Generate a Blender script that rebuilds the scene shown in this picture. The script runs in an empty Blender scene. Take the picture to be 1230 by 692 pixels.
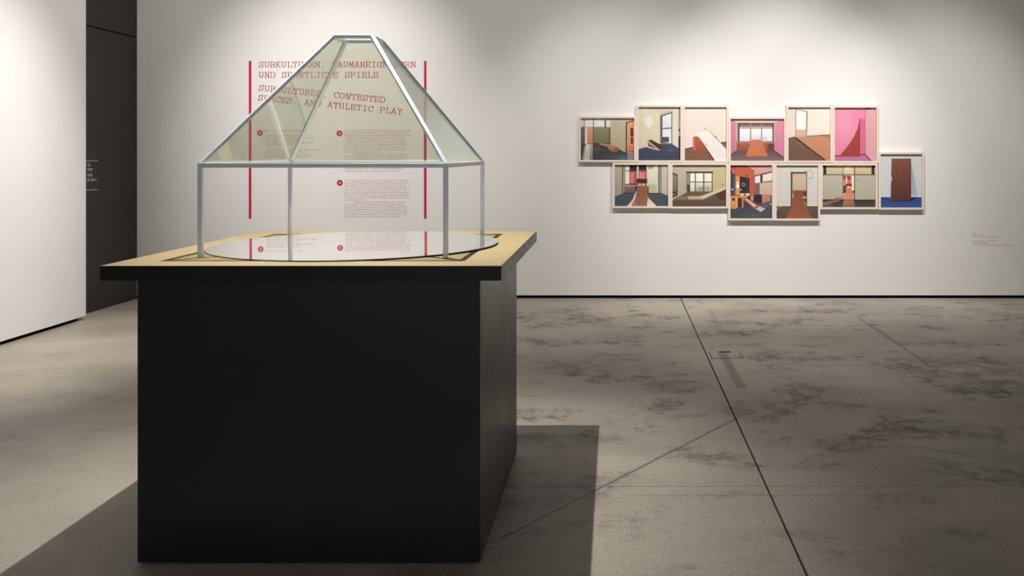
import bpy, bmesh, math, random
import numpy as np
from mathutils import Vector, Matrix

C = bpy.context.scene.collection
SC = bpy.context.scene
random.seed(7)
np.random.seed(7)

# ------------------------------------------------------------------ camera
# the camera stands 1.5 m above the floor and looks square at the back wall (+Y)
H = 1.5
F = 1066.0                       # focal length for a 1230 px wide frame
VX, VY = 738.5, 185.2            # vanishing point of the view axis
cd = bpy.data.cameras.new('camera')
cam = bpy.data.objects.new('camera', cd)
C.objects.link(cam)
cam.location = (0, 0, H)
cam.rotation_euler = (math.pi/2, 0, 0)
cd.sensor_width = 36
cd.lens = 36*F/1230
cd.shift_x = -(VX-615)/1230
cd.shift_y = -(346-VY)/1230
cd.clip_end = 100
SC.camera = cam

# ------------------------------------------------------------------ world, lamps, exposure
w = bpy.data.worlds.new('world')
SC.world = w
w.use_nodes = True
w.node_tree.nodes['Background'].inputs[0].default_value = (0.5, 0.5, 0.52, 1)
w.node_tree.nodes['Background'].inputs[1].default_value = 0.02
vs = SC.view_settings
vs.view_transform = 'Standard'
vs.look = 'None'
vs.gamma = 1
vs.use_curve_mapping = False
vs.exposure = 0.0

def spot(name, loc, aim, power, size, blend, radius=0.02, col=(1, .972, .925)):
    d = bpy.data.lights.new(name, 'SPOT')
    d.energy = power
    d.spot_size = math.radians(size)
    d.spot_blend = blend
    d.shadow_soft_size = radius
    d.color = col
    o = bpy.data.objects.new(name, d)
    C.objects.link(o)
    o.location = loc
    o.rotation_euler = (Vector(aim)-Vector(loc)).to_track_quat('-Z', 'Y').to_euler()
    return o

# each wall lamp has a shaped beam and a faint wide spill around it
def washer(name, loc, aim, power, size, spill):
    spot(name, loc, aim, power, size, 1.0)
    if spill:
        spot(name+'_spill', loc, aim, spill, 122, .6, .02)
washer('spot_pictures', (1.62, 6.2, 4.2), (1.68, 9.22, 1.20), 540, 60, 120)
washer('spot_pictures', (-.05, 6.2, 4.2), (.05, 9.22, 1.05), 300, 58, 0)  # this and the next are added to widen the middle lamp's pool
washer('spot_pictures', (3.2, 6.2, 4.2), (3.25, 9.22, 1.05), 300, 58, 0)
washer('spot_text', (-2.85, 6.2, 4.2), (-2.87, 9.22, 1.80), 430, 57, 105)
washer('spot_left_wall', (-1.9, 6.3, 4.2), (-4.8, 6.3, 1.05), 680, 62, 90)
spot('spot_display', (-1.08, 3.944, 3.42), (-1.08, 3.944, 0), 400, 71, .85, .012)
# two added fill lamps, raising the bounce off the wall behind the camera
spot('fill_front_wall', (-1.6, -1.6, 3.62), (-1.6, -4.0, 1.5), 520, 110, 1.0, .05, (.93, .96, 1))
spot('fill_front_wall', (2.6, -1.6, 3.62), (2.6, -4.0, 1.5), 520, 110, 1.0, .05, (.93, .96, 1))

# ------------------------------------------------------------------ helpers
def obj(name, verts, faces, mat, parent=None, smooth=False):
    me = bpy.data.meshes.new(name)
    me.from_pydata([tuple(v) for v in verts], [], faces)
    if mat:
        me.materials.append(mat)
    if smooth:
        me.polygons.foreach_set('use_smooth', [True]*len(me.polygons))
    me.update()
    o = bpy.data.objects.new(name, me)
    C.objects.link(o)
    if parent:
        o.parent = parent
        o.matrix_parent_inverse = Matrix.Translation(-parent.location)
    return o

def thing(name, label, cat, loc, group=None):
    o = bpy.data.objects.new(name, None)
    C.objects.link(o)
    o.location = loc
    o.empty_display_size = .05
    o['label'] = label
    o['category'] = cat
    if group:
        o['group'] = group
    return o

def structure(o):
    o['kind'] = 'structure'
    return o

BOXF = [(0,3,2,1),(4,5,6,7),(0,1,5,4),(1,2,6,5),(2,3,7,6),(3,0,4,7)]
def boxv(x0, y0, z0, x1, y1, z1):
    return [(x0,y0,z0),(x1,y0,z0),(x1,y1,z0),(x0,y1,z0),(x0,y0,z1),(x1,y0,z1),(x1,y1,z1),(x0,y1,z1)]

def box(name, x0, y0, z0, x1, y1, z1, mat, parent=None, bevel=0):
    o = obj(name, boxv(x0,y0,z0,x1,y1,z1), BOXF, mat, parent)
    if bevel:
        bm = bmesh.new()
        bm.from_mesh(o.data)
        bmesh.ops.bevel(bm, geom=list(bm.edges), offset=bevel, segments=2, affect='EDGES', profile=.5)
        bm.to_mesh(o.data)
        bm.free()
    return o

def bar(name, p, q, wd, ht, up, mat, parent=None, bevel=.0012):
    """rectangular bar from p to q; ht is measured along 'up', wd across"""
    p, q, up = Vector(p), Vector(q), Vector(up)
    d = (q-p).normalized()
    s = d.cross(up).normalized()
    u = s.cross(d).normalized()
    v = []
    for e in (p, q):
        for a, b in ((-1,-1),(1,-1),(1,1),(-1,1)):
            v.append(e + s*a*wd/2 + u*b*ht/2)
    o = obj(name, v, [(0,3,2,1),(4,5,6,7),(0,1,5,4),(1,2,6,5),(2,3,7,6),(3,0,4,7)], mat, parent)
    bm = bmesh.new()
    bm.from_mesh(o.data)
    bmesh.ops.recalc_face_normals(bm, faces=bm.faces)
    bmesh.ops.bevel(bm, geom=list(bm.edges), offset=bevel, segments=2, affect='EDGES', profile=.5)
    bm.to_mesh(o.data)
    bm.free()
    return o

# ------------------------------------------------------------------ node helpers
class NT:
    def __init__(s, name):
        s.m = bpy.data.materials.new(name)
        s.m.use_nodes = True
        s.t = s.m.node_tree
        s.b = s.t.nodes['Principled BSDF']
        s.out = s.t.nodes['Material Output']
    def n(s, typ, **kw):
        nd = s.t.nodes.new(typ)
        for k, v in kw.items():
            setattr(nd, k, v)
        return nd
    def l(s, a, b):
        s.t.links.new(a, b)
    def put(s, sock, v):
        if isinstance(v, bpy.types.NodeSocket):
            s.l(v, sock)
        else:
            sock.default_value = v
    def math(s, op, a, b=0.0, c=None, clamp=False):
        nd = s.n('ShaderNodeMath', operation=op, use_clamp=clamp)
        s.put(nd.inputs[0], a)
        s.put(nd.inputs[1], b)
        if c is not None:
            s.put(nd.inputs[2], c)
        return nd.outputs[0]
    def mapr(s, v, a, b, c, d, smooth=True):
        nd = s.n('ShaderNodeMapRange', interpolation_type='SMOOTHSTEP' if smooth else 'LINEAR')
        s.put(nd.inputs[0], v)
        for i, k in enumerate((a, b, c, d)):
            nd.inputs[i+1].default_value = k
        return nd.outputs[0]
    def coord(s, scale=(1,1,1), loc=(0,0,0), rot=(0,0,0)):
        g = s.n('ShaderNodeNewGeometry')
        mp = s.n('ShaderNodeMapping')
        s.l(g.outputs['Position'], mp.inputs[0])
        mp.inputs['Scale'].default_value = scale
        mp.inputs['Location'].default_value = loc
        mp.inputs['Rotation'].default_value = rot
        return mp.outputs[0]
    def noise(s, vec, scale, detail=4, rough=.55, dist=0):
        nd = s.n('ShaderNodeTexNoise')
        s.l(vec, nd.inputs['Vector'])
        nd.inputs['Scale'].default_value = scale
        nd.inputs['Detail'].default_value = detail
        nd.inputs['Roughness'].default_value = rough
        nd.inputs['Distortion'].default_value = dist
        return nd.outputs[0]
    def mix(s, f, a, b, mode='MIX'):
        nd = s.n('ShaderNodeMix', data_type='RGBA', blend_type=mode)
        s.put(nd.inputs[0], f)
        s.put(nd.inputs[6], a if isinstance(a, bpy.types.NodeSocket) else (*a, 1))
        s.put(nd.inputs[7], b if isinstance(b, bpy.types.NodeSocket) else (*b, 1))
        return nd.outputs[2]
    def bump(s, h, strength, dist=.01):
        nd = s.n('ShaderNodeBump')
        nd.inputs['Strength'].default_value = strength
        nd.inputs['Distance'].default_value = dist
        s.l(h, nd.inputs['Height'])
        s.l(nd.outputs[0], s.b.inputs['Normal'])
    def set(s, **kw):
        for k, v in kw.items():
            k = {'base': 'Base Color', 'rough': 'Roughness', 'metal': 'Metallic', 'spec': 'Specular IOR Level'}[k]
            if isinstance(v, tuple):
                v = (*v, 1)
            s.put(s.b.inputs[k], v)
        return s.m

def plaster(name, col, rough=.85, amt=.03):
    t = NT(name)
    v = t.coord()
    n1 = t.noise(v, .9, 3)
    n2 = t.noise(v, 60, 3)
    c = t.mix(t.mapr(n1, .35, .65, 0, 1), tuple(k*(1-amt) for k in col), col)
    t.bump(n2, .06, .003)
    return t.set(base=c, rough=rough, spec=.25)

M = {}
M['wall'] = plaster('white_wall_paint', (.80, .785, .77))
M['ceiling'] = plaster('grey_ceiling_paint', (.45, .44, .43))
M['dim_wall'] = plaster('grey_wall_paint', (.62, .61, .59))
M['door'] = plaster('charcoal_door_paint', (.040, .034, .030), .55, .12)
t = NT('shadow_gap_black')
M['gap'] = t.set(base=(.004, .004, .004), rough=.9, spec=.1)
t = NT('crimson_vinyl')
M['vinyl'] = t.set(base=(.54, .006, .07), rough=.55, spec=.3)
t = NT('crimson_print')
M['print_red'] = t.set(base=(.46, .10, .13), rough=.6, spec=.2)
t = NT('white_vinyl')
M['white_vinyl'] = t.set(base=(.62, .60, .58), rough=.6, spec=.2)

# raw MDF with fine fibres
t = NT('raw_mdf')
v = t.coord()
n1 = t.noise(v, 2.2, 3)
n2 = t.noise(v, 240, 3, .7)
c = t.mix(t.mapr(n1, .3, .7, 0, 1), (.405, .318, .168), (.45, .352, .188))
c = t.mix(t.mapr(n2, .3, .7, 0, .35), c, (.36, .25, .105))
t.bump(n2, .08, .001)
M['mdf'] = t.set(base=c, rough=.6, spec=.3)

# black satin paint with brush streaks
t = NT('black_satin_paint')
v = t.coord((60, 60, 2.5))
n1 = t.noise(v, 1.0, 4, .6)
v2 = t.coord()
n2 = t.noise(v2, 3, 4)
c = t.mix(t.mapr(n2, .35, .7, 0, 1), (.0095, .0095, .0095), (.0125, .012, .0118))
t.bump(n1, .012, .001)
M['black'] = t.set(base=c, rough=t.mapr(n2, .3, .7, .36, .42), spec=.5)

# the painted edge of the top is a deeper black
t = NT('black_edge_paint')
v = t.coord((30, 30, 30))
n1 = t.noise(v, 1.0, 4, .6)
t.bump(n1, .12, .002)
M['black_edge'] = t.set(base=(.004, .004, .004), rough=t.mapr(n1, .3, .7, .34, .5), spec=.42)

# satin aluminium
t = NT('satin_aluminium')
v = t.coord((1, 1, 1))
n1 = t.noise(v, 90, 3)
M['alu'] = t.set(base=(.80, .86, .96), metal=.48, rough=t.mapr(n1, .3, .7, .44, .54))

# clear float glass, thin: Schlick reflection over a faintly tinted transmission
t = NT('float_glass')
g = t.n('ShaderNodeNewGeometry')
dp = t.n('ShaderNodeVectorMath', operation='DOT_PRODUCT')
t.l(g.outputs['Normal'], dp.inputs[0])
t.l(g.outputs['Incoming'], dp.inputs[1])
k = t.math('ABSOLUTE', dp.outputs['Value'])
k = t.math('SUBTRACT', 1.0, k, clamp=True)
k = t.math('POWER', k, 5.0)
fr = t.math('MULTIPLY_ADD', k, .94, .045)
tr = t.n('ShaderNodeBsdfTransparent')
tr.inputs[0].default_value = (.942, .946, .908, 1)
gl = t.n('ShaderNodeBsdfGlossy')
gl.inputs['Roughness'].default_value = 0.0
gl.inputs[0].default_value = (.95, 1, .96, 1)
mx = t.n('ShaderNodeMixShader')
t.l(fr, mx.inputs[0])
t.l(tr.outputs[0], mx.inputs[1])
t.l(gl.outputs[0], mx.inputs[2])
t.l(mx.outputs[0], t.out.inputs[0])
M['glass'] = t.m

t = NT('mirror_silver')
M['mirror'] = t.set(base=(.80, .785, .775), metal=.86, rough=.02)
t = NT('mirror_edge')
M['edge'] = t.set(base=(.06, .09, .12), rough=.25, spec=.5)

# pale limed wood of the picture frames
t = NT('pale_wood')
v = t.coord((40, 40, 8))
n1 = t.noise(v, 1.2, 3)
c = t.mix(n1, (.73, .615, .535), (.80, .685, .60))
M['frame'] = t.set(base=c, rough=.55, spec=.3)
t = NT('backing_board')
M['board'] = t.set(base=(.35, .30, .25), rough=.8)

# photographic prints: the picture is carried as a colour layer of the print's own mesh
t = NT('photo_print')
a = t.n('ShaderNodeVertexColor', layer_name='picture')
M['photo'] = t.set(base=a.outputs[0], rough=.5, spec=.2)

# ------------------------------------------------------------------ positions measured on the planes
WALL_Y = 9.22
def wpt(x, y, depth=WALL_Y):          # measured point of the back wall -> (X, Z)
    s = F/depth
    return (x-VX)/s, H+(VY-y)/s
def fpt(x, y):                        # measured point of the floor -> (X, Y)
    d = F*H/(y-VY)
    return (x-VX)*d/F, d

# ------------------------------------------------------------------ polished concrete floor
def concrete():
    t = NT('polished_concrete')
    v = t.coord()
    big = t.noise(t.coord((.75, 1.0, 1)), .9, 5, .6, .3)
    mid = t.noise(t.coord((1.0, 1.25, 1)), 2.1, 6, .62, .25)
    fine = t.noise(t.coord((1.0, 1.0, 1)), 9, 10, .76, .2)
    grain = t.noise(v, 75, 3, .7)
    grit = t.noise(t.coord((1, 1.3, 1)), 24, 6, .78)
    c = t.mix(t.mapr(big, .36, .66, 0, 1), (.375, .330, .275), (.50, .448, .375))
    # troweled cloudy patches
    st = t.math('MULTIPLY', t.mapr(mid, .50, .66, 0, 1), t.mapr(fine, .42, .57, .12, 1))
    sep = t.n('ShaderNodeSeparateXYZ')
    t.l(v, sep.inputs[0])
    X, Y = sep.outputs[0], sep.outputs[1]
    # the clouds are confined to the right-hand bay, the left one is smoother
    bay = t.math('MULTIPLY', t.mapr(X, -2.6, -.4, .12, .78), t.mapr(Y, 3.0, 4.6, .30, 1))
    c = t.mix(t.math('MULTIPLY', st, bay), c, (.12, .097, .082))
    # placed smudges (centre x, y, half width, half depth, strength)
    sm = None
    for px, py, rx, ry, k in ((700,440,.50,.34,.55),(660,382,.7,.5,.5),(745,408,.5,.4,.45),(815,465,.28,.22,.7),
                              (905,492,.34,.26,.75),(945,430,.40,.35,.6),(1150,440,.85,.55,.75),(1190,462,.6,.4,.6),(945,375,.9,.5,.3),
                              (860,400,.35,.5,.4),(1030,490,.6,.26,.45),(1040,530,.5,.24,.4),(640,590,.5,.32,.6),(1060,372,.9,.4,.35),
                              (640,530,.4,.2,.55),(1130,515,.5,.25,.4),(1000,470,.5,.2,.45),(1180,550,.5,.3,.3)):
        x, y = fpt(px, py)
        a = t.math('MULTIPLY', t.math('SUBTRACT', X, x), 1/rx)
        b = t.math('MULTIPLY', t.math('SUBTRACT', Y, y), 1/ry)
        d = t.math('ADD', t.math('MULTIPLY', a, a), t.math('MULTIPLY', b, b))
        e = t.mapr(d, 0.0, 1.1, k, 0)
        sm = e if sm is None else t.math('MAXIMUM', sm, e)
    nz = t.math('MULTIPLY_ADD', mid, .55, t.math('MULTIPLY', fine, .45))
    nz = t.math('MULTIPLY_ADD', sm, .24, nz)
    veil = t.math('MULTIPLY', sm, t.mapr(fine, .38, .62, .25, .62))
    c = t.mix(veil, c, (.16, .128, .106))
    sm = t.math('MULTIPLY', t.mapr(nz, .55, .73, 0, .9), t.mapr(fine, .40, .56, .35, 1.0))
    sm = t.math('MULTIPLY', sm, bay, clamp=True)
    c = t.mix(sm, c, (.095, .073, .060))
    # speckled grit
    gk = t.math('MULTIPLY', t.mapr(grit, .54, .63, 0, .9), t.math('MULTIPLY_ADD', t.mapr(mid, .44, .62, 0, 1), bay, .14))
    c = t.mix(gk, c, (.075, .06, .05))
    c = t.mix(t.mapr(grain, .42, .66, 0, .34), c, (.15, .135, .12))
    # hairline cracks and drag marks
    hair = soft = None
    wob = t.math('MULTIPLY_ADD', t.noise(v, 7, 3), .02, -.01)
    for x0, y0, x1, y1, wd, k in ((886,502,600,648,.009,.75),(632,584.5,1240,584,.004,.65),(760,595.5,1110,595,.004,.5),
                                  (900,438.5,1092,438.5,.008,.5),(1030,523,1180,551,.008,.65),(1088,559,1200,580,.007,.6),
                                  (1066,504,1042,520,.007,.6),(700,518,800,486,.006,.35),(925,526,1030,545,.005,.35),
                                  (620,586,719,585,.006,.5),(990,646,1010,647,.006,.5),(640,369,860,369,.008,.2),(640,388,1230,386,.01,.3),
                                  (868,425,891,466,.035,.62),(1030,381,1118,440,.018,.5),(1045,388,1118,441,.018,.4),
                                  (852,372,868,400,.03,.25)):
        (ax, ay), (bx, by) = fpt(x0, y0), fpt(x1, y1)
        L = math.hypot(bx-ax, by-ay)
        ux, uy = (bx-ax)/L, (by-ay)/L
        dx, dy = t.math('SUBTRACT', X, ax), t.math('SUBTRACT', Y, ay)
        al = t.math('ADD', t.math('MULTIPLY', dx, ux), t.math('MULTIPLY', dy, uy))
        ac = t.math('SUBTRACT', t.math('MULTIPLY', dx, uy), t.math('MULTIPLY', dy, ux))
        ac = t.math('ABSOLUTE', t.math('ADD', ac, wob) if wd < .012 else ac)
        m = t.mapr(ac, wd*.5, wd*1.3, k, 0)
        m = t.math('MULTIPLY', m, t.mapr(al, -.03, .03, 0, 1))
        m = t.math('MULTIPLY', m, t.mapr(al, L-.03, L+.03, 1, 0))
        hair = m if hair is None else t.math('MAXIMUM', hair, m)
    hair = t.math('MULTIPLY', hair, t.mapr(grit, .25, .55, .45, 1))
    c = t.mix(hair, c, (.05, .042, .036))
    h = t.math('MULTIPLY_ADD', hair, -.6, t.math('MULTIPLY_ADD', fine, .5, t.math('MULTIPLY', grit, .25)))
    t.bump(h, .10, .004)
    r = t.math('MULTIPLY_ADD', fine, .22, t.math('MULTIPLY_ADD', st, .08, .36))
    return t.set(base=c, rough=r, spec=.38)
M['concrete'] = concrete()

SX = .685                                # the saw-cut joint between the two slabs
structure(box('floor', -6.0, -4.0, -.10, SX-.005, 9.45, 0, M['concrete']))
structure(box('floor', SX+.005, -4.0, -.10, 7.2, 9.45, 0, M['concrete']))
structure(box('trim_1', SX-.005, -4.0, -.10, SX+.005, 9.45, -.012, M['gap']))

# ------------------------------------------------------------------ walls, ceiling, sliding door
CEIL = 4.5
structure(box('wall_back', -5.2, WALL_Y, .034, 7.2, 9.42, CEIL, M['wall']))
structure(box('baseboard_back', -4.955, WALL_Y+.03, 0, 7.0, WALL_Y+.19, .034, M['gap']))
structure(box('wall_left', -4.94, -4.0, .034, -4.80, 8.055, CEIL, M['wall'], bevel=.002))
structure(box('baseboard_left', -4.93, -4.0, 0, -4.83, 7.96, .034, M['gap']))
structure(box('wall_right', 7.0, -4.0, 0, 7.2, WALL_Y, CEIL, M['dim_wall']))
structure(box('wall_front', -6.0, -4.2, 0, 7.2, -4.0, CEIL, M['dim_wall']))
structure(box('ceiling', -6.0, -4.2, CEIL, 7.2, 9.42, CEIL+.15, M['ceiling']))
door = bpy.data.objects.new('door_1', None)
C.objects.link(door)
door.location = (-4.98, 8.3, 0)
structure(door)
box('door_leaf', -5.01, 6.9, .008, -4.96, 9.215, 2.704, M['door'], door, .002)
box('overhead_panel', -5.01, 6.9, 2.716, -4.96, 9.215, CEIL, M['door'], door, .002)
box('shadow_groove', -5.01, 6.9, 2.704, -4.975, 9.215, 2.716, M['gap'], door)

# floor socket box set into the slab
(x0, y0), (x1, y1) = fpt(851, 430.5), fpt(888, 423)
fb = thing('floor_socket_box', 'square concrete-filled floor box lid with a dark cable slot beside the floor joint', 'floor box', ((x0+x1)/2, y0, 0))
x0 = SX+.03
x1 = x0+.225
y1 = fpt(870, 423)[1]
y0 = y1-.20
box('lid', x0, y0, -.002, x1, y1, .0012, M['concrete'], fb)
ring = []
fc = []
for a, b, c_, d in ((x0-.005, y0-.005, x1+.005, y0), (x0-.005, y1, x1+.005, y1+.005), (x0-.005, y0, x0, y1), (x1, y0, x1+.005, y1)):
    n = len(ring)
    ring += boxv(a, b, -.002, c_, d, .0008)
    fc += [tuple(i+n for i in f) for f in BOXF]
obj('seam', ring, fc, M['gap'], fb)
box('cable_slot', x0+.07, y1-.022, .0005, x0+.16, y1+.008, .003, M['gap'], fb)

# ------------------------------------------------------------------ pedestal
CX, CY = -1.1213, 3.8835
TOP = 1.1015
ped = thing('display_pedestal', 'large black painted plinth with an overhanging raw board top, under the glass pyramid', 'pedestal', (CX, CY, 0))
box('plinth', -1.7468, 3.2467, .006, -.4927, 4.455, 1.048, M['black'], ped, .0015)
box('foot', -1.73, 3.262, 0, -.51, 4.44, .006, M['gap'], ped)
hw = .7165
# tabletop: painted edge band and raw board surface
box('tabletop', CX-hw, CY-hw, 1.048, CX+hw, CY+hw, TOP-.0012, M['black_edge'], ped, .0012)
box('board_surface', CX-hw+.0012, CY-hw+.0012, TOP-.004, CX+hw-.0012, CY+hw-.0012, TOP, M['mdf'], ped)['label'] = 'raw yellow-brown board surface of the pedestal top'

# ------------------------------------------------------------------ round mirror lying on the pedestal
MX, MY = -1.1255, 3.8835
R = .608
mir = thing('round_mirror', 'large round mirror sheet lying flat on the pedestal top', 'mirror', (MX, MY, TOP))
def mz(x, y):
    u, v_ = (x-MX)/R, (y-MY)/R
    return TOP+.0034 + (v_+1)*R*(.0028+.0008*(u+1)) + (u+1)*R*.0035
NR, NA = 14, 128
vs_ = [(MX, MY, mz(MX, MY))]
fs_ = []
for i in range(1, NR+1):
    for j in range(NA):
        a = 2*math.pi*j/NA
        x, y = MX+R*i/NR*math.cos(a), MY+R*i/NR*math.sin(a)
        vs_.append((x, y, mz(x, y)))
for j in range(NA):
    fs_.append((0, 1+j, 1+(j+1) % NA))
for i in range(NR-1):
    for j in range(NA):
        a, b = 1+i*NA+j, 1+i*NA+(j+1) % NA
        fs_.append((a, a+NA, b+NA, b))
obj('mirror_face', vs_, fs_, M['mirror'], mir, True)
ev, ef = [], []
for j in range(NA):
    a = 2*math.pi*j/NA
    for r_, dz in ((R, 0), (R+.0004, -.0008), (R+.0004, -.0034)):
        x, y = MX+r_*math.cos(a), MY+r_*math.sin(a)
        ev.append((x, y, mz(x, y)+dz))
for j in range(NA):
    k = (j+1) % NA
    for q in range(2):
        ef.append((3*j+q, 3*j+q+1, 3*k+q+1, 3*k+q))
ef.append(tuple(3*j+2 for j in reversed(range(NA))))
obj('rim', ev, ef, M['edge'], mir, False)['label'] = 'dark blue-grey cut edge of the mirror'

# ------------------------------------------------------------------ glass pyramid on four posts
pyr = thing('glass_pyramid', 'aluminium-framed truncated glass pyramid on four slim posts, standing on the pedestal', 'vitrine', (CX, CY, TOP))
HB, HT = .471, .0825
ZR, ZT = 1.4565, 2.003
T = .018
sg = ((-1,-1),(1,-1),(1,1),(-1,1))
for sx, sy in sg:
    bar('post', (CX+sx*HB, CY+sy*HB, TOP), (CX+sx*HB, CY+sy*HB, ZR-T/2), T, T, (0,1,0), M['alu'], pyr)
for i in range(4):
    a, b = sg[i], sg[(i+1) % 4]
    d = Vector((b[0]-a[0], b[1]-a[1], 0)).normalized()*(T/2)
    ext = d if i % 2 == 0 else -d
    bar('base_rail', Vector((CX+a[0]*HB, CY+a[1]*HB, ZR))-ext, Vector((CX+b[0]*HB, CY+b[1]*HB, ZR))+ext, T, T, (0,0,1), M['alu'], pyr)
    ext = ext*.8
    bar('crown_rail', Vector((CX+a[0]*HT, CY+a[1]*HT, ZT))-ext, Vector((CX+b[0]*HT, CY+b[1]*HT, ZT))+ext, T*.8, T*.8, (0,0,1), M['alu'], pyr)
    bar('hip_bar', (CX+a[0]*HB, CY+a[1]*HB, ZR+T*.3), (CX+a[0]*HT, CY+a[1]*HT, ZT), T*.9, T*.75, (a[0], a[1], 1), M['alu'], pyr)
def slab(name, quad, n, th, mat, parent):
    n = Vector(n).normalized()*th/2
    q = [Vector(p) for p in quad]
    v_ = [p-n for p in q]+[p+n for p in q]
    o = obj(name, v_, BOXF, mat, parent)
    bm = bmesh.new()
    bm.from_mesh(o.data)
    bmesh.ops.recalc_face_normals(bm, faces=bm.faces)
    bm.to_mesh(o.data)
    bm.free()
    return o
for i in range(4):
    a, b = Vector((*sg[i], 0)), Vector((*sg[(i+1) % 4], 0))
    mid = (a+b).normalized()
    dr = (b-a).normalized()
    base = Vector((CX, CY, 0))
    p0 = base+a*HB+dr*.007+Vector((0,0,ZR+.008))
    p1 = base+b*HB-dr*.007+Vector((0,0,ZR+.008))
    p2 = base+b*HT-dr*.005+Vector((0,0,ZT-.006))
    p3 = base+a*HT+dr*.005+Vector((0,0,ZT-.006))
    nn = (p1-p0).cross(p3-p0)
    slab('glass_pane', (p0, p1, p2, p3), nn, .004, M['glass'], pyr)

# ------------------------------------------------------------------ lettering
G = {
 'A': [[(1.2,0),(5,12)],[(5,12),(8.8,0)],[(2.8,4),(7.2,4)],[(0,0),(3,0)],[(7,0),(10,0)],[(3,12),(5,12)]],
 'B': [[(2,0),(2,12)],[(.4,12),(6,12),(8,11),(8.3,9.2),(7.6,7),(6,6.3),(2,6.3)],[(6,6.3),(8.4,5.4),(9.2,3.2),(8.4,1),(6,0),(.4,0)]],
 'C': [[(9,8.4),(9,12)],[(9,9),(7.4,11.4),(5.2,12),(2.6,11),(1,8),(1,4),(2.6,1),(5.2,0),(7.6,.6),(9.2,2.6)]],
 'D': [[(2,0),(2,12)],[(.4,12),(5.5,12),(8,10.6),(9.2,8),(9.2,4),(8,1.4),(5.5,0),(.4,0)]],
 'E': [[(2,0),(2,12)],[(.4,12),(9,12),(9,9)],[(.4,0),(9.3,0),(9.3,3)],[(2,6.2),(6.4,6.2)],[(6.4,4.6),(6.4,7.8)]],
 'G': [[(9,8.4),(9,12)],[(9,9),(7.4,11.4),(5.2,12),(2.6,11),(1,8),(1,4),(2.6,1),(5.2,0),(8.8,.8)],[(8.8,0),(8.8,5.2)],[(5.8,5.2),(10,5.2)]],
 'H': [[(2,0),(2,12)],[(8,0),(8,12)],[(2,6.2),(8,6.2)],[(.4,0),(3.8,0)],[(6.2,0),(9.6,0)],[(.4,12),(3.8,12)],[(6.2,12),(9.6,12)]],
 'I': [[(5,0),(5,12)],[(1.6,0),(8.4,0)],[(1.6,12),(8.4,12)]],
 'K': [[(2,0),(2,12)],[(8,12),(2.4,5.2)],[(4.2,7.2),(8.6,0)],[(.4,0),(3.8,0)],[(.4,12),(3.8,12)],[(6.4,12),(9.4,12)],[(7,0),(10,0)]],
 'L': [[(3,0),(3,12)],[(1,12),(5.4,12)],[(1,0),(9.2,0),(9.2,3.6)]],
 'M': [[(1.6,0),(1.6,12)],[(8.4,0),(8.4,12)],[(1.6,12),(5,4.4),(8.4,12)],[(0,0),(3.4,0)],[(6.6,0),(10,0)],[(0,12),(1.8,12)],[(8.2,12),(10,12)]],
 'N': [[(2,0),(2,12)],[(8.2,0),(8.2,12)],[(2,12),(8.2,0)],[(.2,0),(3.8,0)],[(.2,12),(2,12)],[(6.4,12),(10,12)]],
 'O': [[(5,0),(2.4,1),(.9,4),(.9,8),(2.4,11),(5,12),(7.6,11),(9.1,8),(9.1,4),(7.6,1),(5,0)]],
 'P': [[(2.2,0),(2.2,12)],[(.5,12),(6,12),(8.4,11),(9,9),(8.4,6.6),(6,5.6),(2.2,5.6)],[(.5,0),(4.6,0)]],
 'R': [[(2,0),(2,12)],[(.4,12),(6,12),(8.2,11),(8.7,9.2),(8,7),(6,6.2),(2,6.2)],[(5.6,6.2),(8.6,0),(10,0)],[(.4,0),(3.8,0)]],
 'S': [[(8.6,8.8),(8.6,12)],[(8.6,9.6),(7.2,11.5),(5,12),(2.6,11.4),(1.5,9.4),(2.4,7.4),(5,6.3),(7.8,5.2),(8.9,3),(7.8,.8),(5,0),(2.6,.6),(1.3,2.8)],[(1.3,0),(1.3,3.4)]],
 'T': [[(5,0),(5,12)],[(.8,8.6),(.8,12),(9.2,12),(9.2,8.6)],[(2.8,0),(7.2,0)]],
 'U': [[(1.8,12),(1.8,3.4),(3,1),(5,0),(7,1),(8.2,3.4),(8.2,12)],[(.2,12),(3.6,12)],[(6.4,12),(9.8,12)]],
 'Y': [[(5,0),(5,5.4)],[(1.4,12),(5,5.4),(8.6,12)],[(0,12),(3.2,12)],[(6.8,12),(10,12)],[(2.8,0),(7.2,0)]],
 ',': [[(4.2,.6),(5.4,.6)],[(5.2,.8),(4.2,-2.0)]],
}
def strokes(lines, th):
    """flat quads for polylines"""
    v_, f_ = [], []
    for ln in lines:
        for (ax, ay), (bx, by) in zip(ln, ln[1:]):
            L = math.hypot(bx-ax, by-ay)
            up = abs(by-ay)/L                 # bold stems, fine serifs
            t2 = th*(.68+.50*up*up)
            ux, uy = (bx-ax)/L*t2/2, (by-ay)/L*t2/2
            n = len(v_)
            v_ += [(ax-ux+uy, ay-uy-ux), (bx+ux+uy, by+uy-ux), (bx+ux-uy, by+uy+ux), (ax-ux-uy, ay-uy+ux)]
            f_.append((n, n+1, n+2, n+3))
    return v_, f_

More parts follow.
